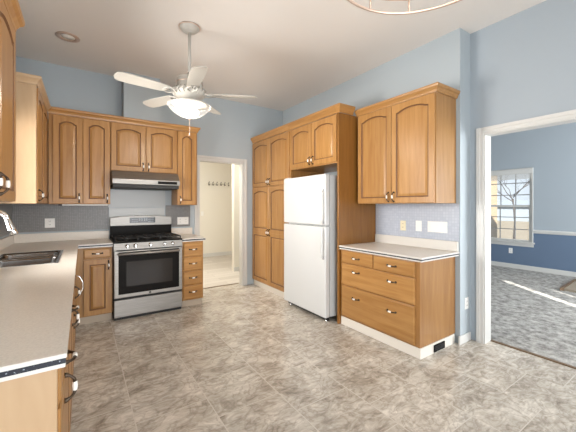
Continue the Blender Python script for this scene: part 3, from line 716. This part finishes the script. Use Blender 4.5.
outlet(FY(1.567), 3.255, .385, 'white outlet low on the blue wall by the white door casing')
outlet(FX(XW), 2.86, .385, 'small white outlet under the window on the deep blue wall')
outlet(FY(8.05), 2.66, 1.17, 'small light switch on the cream hall wall', 'switch')
hk = thing('coat_hook_rail', (3.0, 8.04, 1.95), 'row of coat hooks on the cream hall wall', 'hook rail')
hx0, hx1, hz = 2.78, 3.44, 1.99
hk.location = ((hx0+hx1)/2, 8.045, hz-.05)
build('rail', B(hx0, hx1, 8.03, 8.049, hz-.02, hz+.02), 'cream', hk, .003)
for k in range(6):
    x = hx0+.05+k*(hx1-hx0-.1)/5
    build('hook', MB().tube([(x, 8.03, hz+.012), (x, 7.99, hz+.02), (x, 7.975, hz+.04)], .008, 0, 6).tube([(x, 8.03, hz-.01), (x, 8.0, hz-.055), (x, 7.975, hz-.05), (x, 7.97, hz-.03)], .008, 0, 6), 'bronze', hk)
# blind at the head of the window
bl = thing('window_blind', (XW-.03, 2.93, 1.9), 'white blind gathered up at the head of the window', 'blind')
build('valance', B(XW-.055, XW-.022, wy0-.03, wy1+.03, 2.07, 2.17), 'white', bl, .004)
mb = MB()
for k in range(7): mb.box(XW-.048, XW-.024, wy0, wy1, 1.96+k*.016, 1.969+k*.016)
build('slats', mb, 'white', bl)
# brown board lying in the carpet room
hb = thing('wooden_board', (6.9, 1.3, .006), 'brown wooden edged platform on the carpet, cut off by the picture edge', 'platform')
build('edge', MB().prism([(6.42, 1.64, .006), (7.42, 1.70, .006), (7.42, 1.66, .006), (6.46, 1.60, .006)], (0, 0, .045)), 'railwood', hb)
build('top', MB().prism([(6.465, 1.597, .006), (7.42, 1.655, .006), (7.42, .6, .006), (6.465, .6, .006)], (0, 0, .035)), 'boardtop', hb)

# ------------------------------------------------------------------ ceiling fan
fx, fy = .885, 3.065
f = thing('ceiling_fan', (fx, fy, H), 'white five-blade ceiling fan with glass light bowl on a long rod', 'ceiling fan')
build('canopy', MB().lathe([(.098, -.001), (.1, -.012), (.085, -.03), (.055, -.055), (.02, -.065), (0, -.065)], (fx, fy, H), 0, 28), 'fanwhite', f)
build('canopy_ring', MB().tube([(fx+.098*math.cos(2*PI*k/32), fy+.098*math.sin(2*PI*k/32), H-.01) for k in range(32)], .006, 0, 6, closed=True), 'ring', f)
build('downrod', MB().tube([(fx, fy, H-.05), (fx, fy, 2.60)], .0165, 0, 12), 'fanwhite', f)
mh = build('motor_housing', MB().lathe([(.02, 2.70), (.035, 2.66), (.11, 2.645), (.125, 2.63), (.125, 2.55), (.15, 2.52), (.155, 2.49), (.13, 2.465), (.085, 2.455), (.08, 2.43), (0, 2.43)], (fx, fy, 0), 0, 32), 'fanwhite', f)
build('vent_slots', MB().tube([(fx+.126*math.cos(2*PI*k/32), fy+.126*math.sin(2*PI*k/32), 2.59) for k in range(32)], .004, 0, 5, closed=True), 'ring', mh)
mb = MB()
for k in range(20):
    a = 2*PI*k/20; c, s_ = math.cos(a), math.sin(a); rr = .155
    mb.tube([(fx+(rr-.02)*c, fy+(rr-.02)*s_, 2.535), (fx+(rr+.01)*c-.012*s_, fy+(rr+.01)*s_+.012*c, 2.52), (fx+(rr+.012)*c+.01*s_, fy+(rr+.012)*s_-.01*c, 2.495), (fx+(rr-.02)*c, fy+(rr-.02)*s_, 2.47)], .005, 0, 5)
build('scroll_band', mb, 'fanwhite', mh)
Fv = Vector((math.sin(YAW), math.cos(YAW), 0)); Rv = Vector((math.cos(YAW), -math.sin(YAW), 0))
for k in range(5):
    a = math.radians(155+72*k); u = Rv*math.sin(a)+Fv*math.cos(a); t = Vector((-u.y, u.x, 0)); c0 = Vector((fx, fy, 2.485))
    tilt = Vector((0, 0, .2)); tt = (t+tilt).normalized()
    prof = [(.21, .045), (.25, .058), (.40, .068), (.55, .072), (.62, .068), (.655, .05), (.668, .02)]
    up = [c0+u*r_+tt*w_ for r_, w_ in prof]; dn = [c0+u*r_-tt*w_ for r_, w_ in prof[::-1]]
    bo = build('blade', MB().prism(up+dn, (0, 0, .007)), 'fanwhite', f)
    br = MB()
    for sg in (-1, 1):
        br.tube([c0+u*.12+Vector((0, 0, -.01)), c0+u*.17+t*sg*.045+Vector((0, 0, -.006)), c0+u*.21+t*sg*.05+Vector((0, 0, -.005+sg*.009)), c0+u*.26+t*sg*.012+Vector((0, 0, -.005)), c0+u*.20+t*sg*.006+Vector((0, 0, -.006))], .0075, 0, 6)
    build('blade_bracket', br, 'fanwhite', bo)
lk = build('light_kit', MB().lathe([(.0, 2.435), (.075, 2.43), (.12, 2.41), (.165, 2.395), (.172, 2.385), (.165, 2.378), (.06, 2.382), (0, 2.382)], (fx, fy, 0), 0, 30), 'fanwhite', f)
mb = MB().lathe([(.195, 2.385), (.205, 2.375), (.175, 2.33), (.12, 2.285), (.06, 2.262), (.012, 2.256)], (fx, fy, 0), 0, 72, cap=False, flute=.035, nf=18)
build('glass_bowl', mb, 'shade', f)
build('finial', MB().lathe([(0, 2.262), (.018, 2.258), (.022, 2.25), (.01, 2.242), (.008, 2.232), (0, 2.226)], (fx, fy, 0), 0, 14), 'ring', f)
for k in range(3):
    a = 2*PI*k/3+.4; cx, cy = fx+.075*math.cos(a), fy+.075*math.sin(a)
    build('bulb', MB().lathe([(.012, 2.383), (.014, 2.36), (.03, 2.34), (.034, 2.325), (.026, 2.305), (.0, 2.298)], (cx, cy, 0), 0, 14), 'bulb', f)
add_light('fan_lamp', 'POINT', (fx, fy, 2.31), 20, (1, .88, .72), shadow_soft_size=.05)
cx, cy = fx+.05, fy-.03
build('pull_chain', MB().tube([(fx, fy, 2.23), (fx+.002, fy, 2.17), (fx, fy, 2.10)], .0022, 0, 5).lathe([(0, 2.102), (.007, 2.095), (.008, 2.08), (0, 2.074)], (fx, fy, 0), 0, 8), 'ring', f)

# recessed downlight
rl = thing('recessed_light', (-.125, 3.96, H), 'round recessed ceiling light with metal ring', 'ceiling light')
build('trim_ring', MB().lathe([(.062, -.001), (.105, -.001), (.108, -.006), (.10, -.010), (.075, -.012), (.062, -.006), (.06, -.001)], (-.125, 3.96, H), 0, 32, cap=False), 'ring', rl)
build('lens', MB().lathe([(.0, -.004), (.062, -.004), (.062, -.0015)], (-.125, 3.96, H), 0, 24), 'lens', rl)

# chandelier over the dining corner
chx, chy, cr = 1.15, .68, .405
c = thing('chandelier', (chx, chy, H), 'pale copper hoop chandelier hanging over the dining corner, cut off by the picture top', 'chandelier')
build('canopy', MB().lathe([(.06, -.001), (.062, -.015), (.03, -.03), (0, -.03)], (chx, chy, H), 0, 20), 'ring', c)
build('stem', MB().tube([(chx, chy, H-.02), (chx, chy, 2.43)], .008, 0, 8), 'ring', c)
for z, rr in ((2.395, cr), (2.465, cr*.99)):
    build('hoop', MB().tube([(chx+rr*math.cos(2*PI*k/64), chy+rr*math.sin(2*PI*k/64), z) for k in range(64)], .0065, 0, 8, closed=True), 'ring', c)
for k in range(12):
    a = math.radians(-21+30*k)
    q = Fv*math.cos(a)+Rv*math.sin(a); o = Vector((chx, chy, 0))
    build('bar', MB().tube([o+q*cr+Vector((0, 0, 2.39)), o+q*cr+Vector((0, 0, 2.47))], .005, 0, 6), 'ring', c)
    if k % 3 == 0:
        ar = build('arm', MB().tube([o+Vector((0, 0, 2.45)), o+q*.2+Vector((0, 0, 2.47)), o+q*cr+Vector((0, 0, 2.465))], .005, 0, 6), 'ring', c)
        build('bulb', MB().lathe([(.012, 2.465), (.014, 2.44), (.028, 2.41), (.03, 2.395), (.02, 2.375), (0, 2.37)], tuple(o+q*.2), 0, 12), 'lens', ar)
build('hub', MB().lathe([(0, 2.50), (.03, 2.49), (.05, 2.45), (.045, 2.42), (.02, 2.40), (0, 2.395)], (chx, chy, 0), 0, 18), 'ring', c)
build('hub_loop', MB().tube([(chx+.07*math.cos(2*PI*k/24), chy+.07*math.sin(2*PI*k/24), 2.44) for k in range(24)], .007, 0, 6, closed=True), 'ring', c)
add_light('chandelier_lamp', 'POINT', (chx, chy, 2.62), 7, (1, .94, .85), shadow_soft_size=.1)

# things of one kind carry one group
GROUPS = {'wall_cabinet': 'maple wall cabinets', 'base_cabinet': 'maple base cabinets', 'countertop': 'pale speckled countertops', 'wall_outlet': 'outlets on the walls', 'light_switch': 'switches on the walls'}
for o in list(SC.objects):
    k = o.name.split('.')[0]
    if o.parent is None and k in GROUPS and 'label' in o: o['group'] = GROUPS[k]
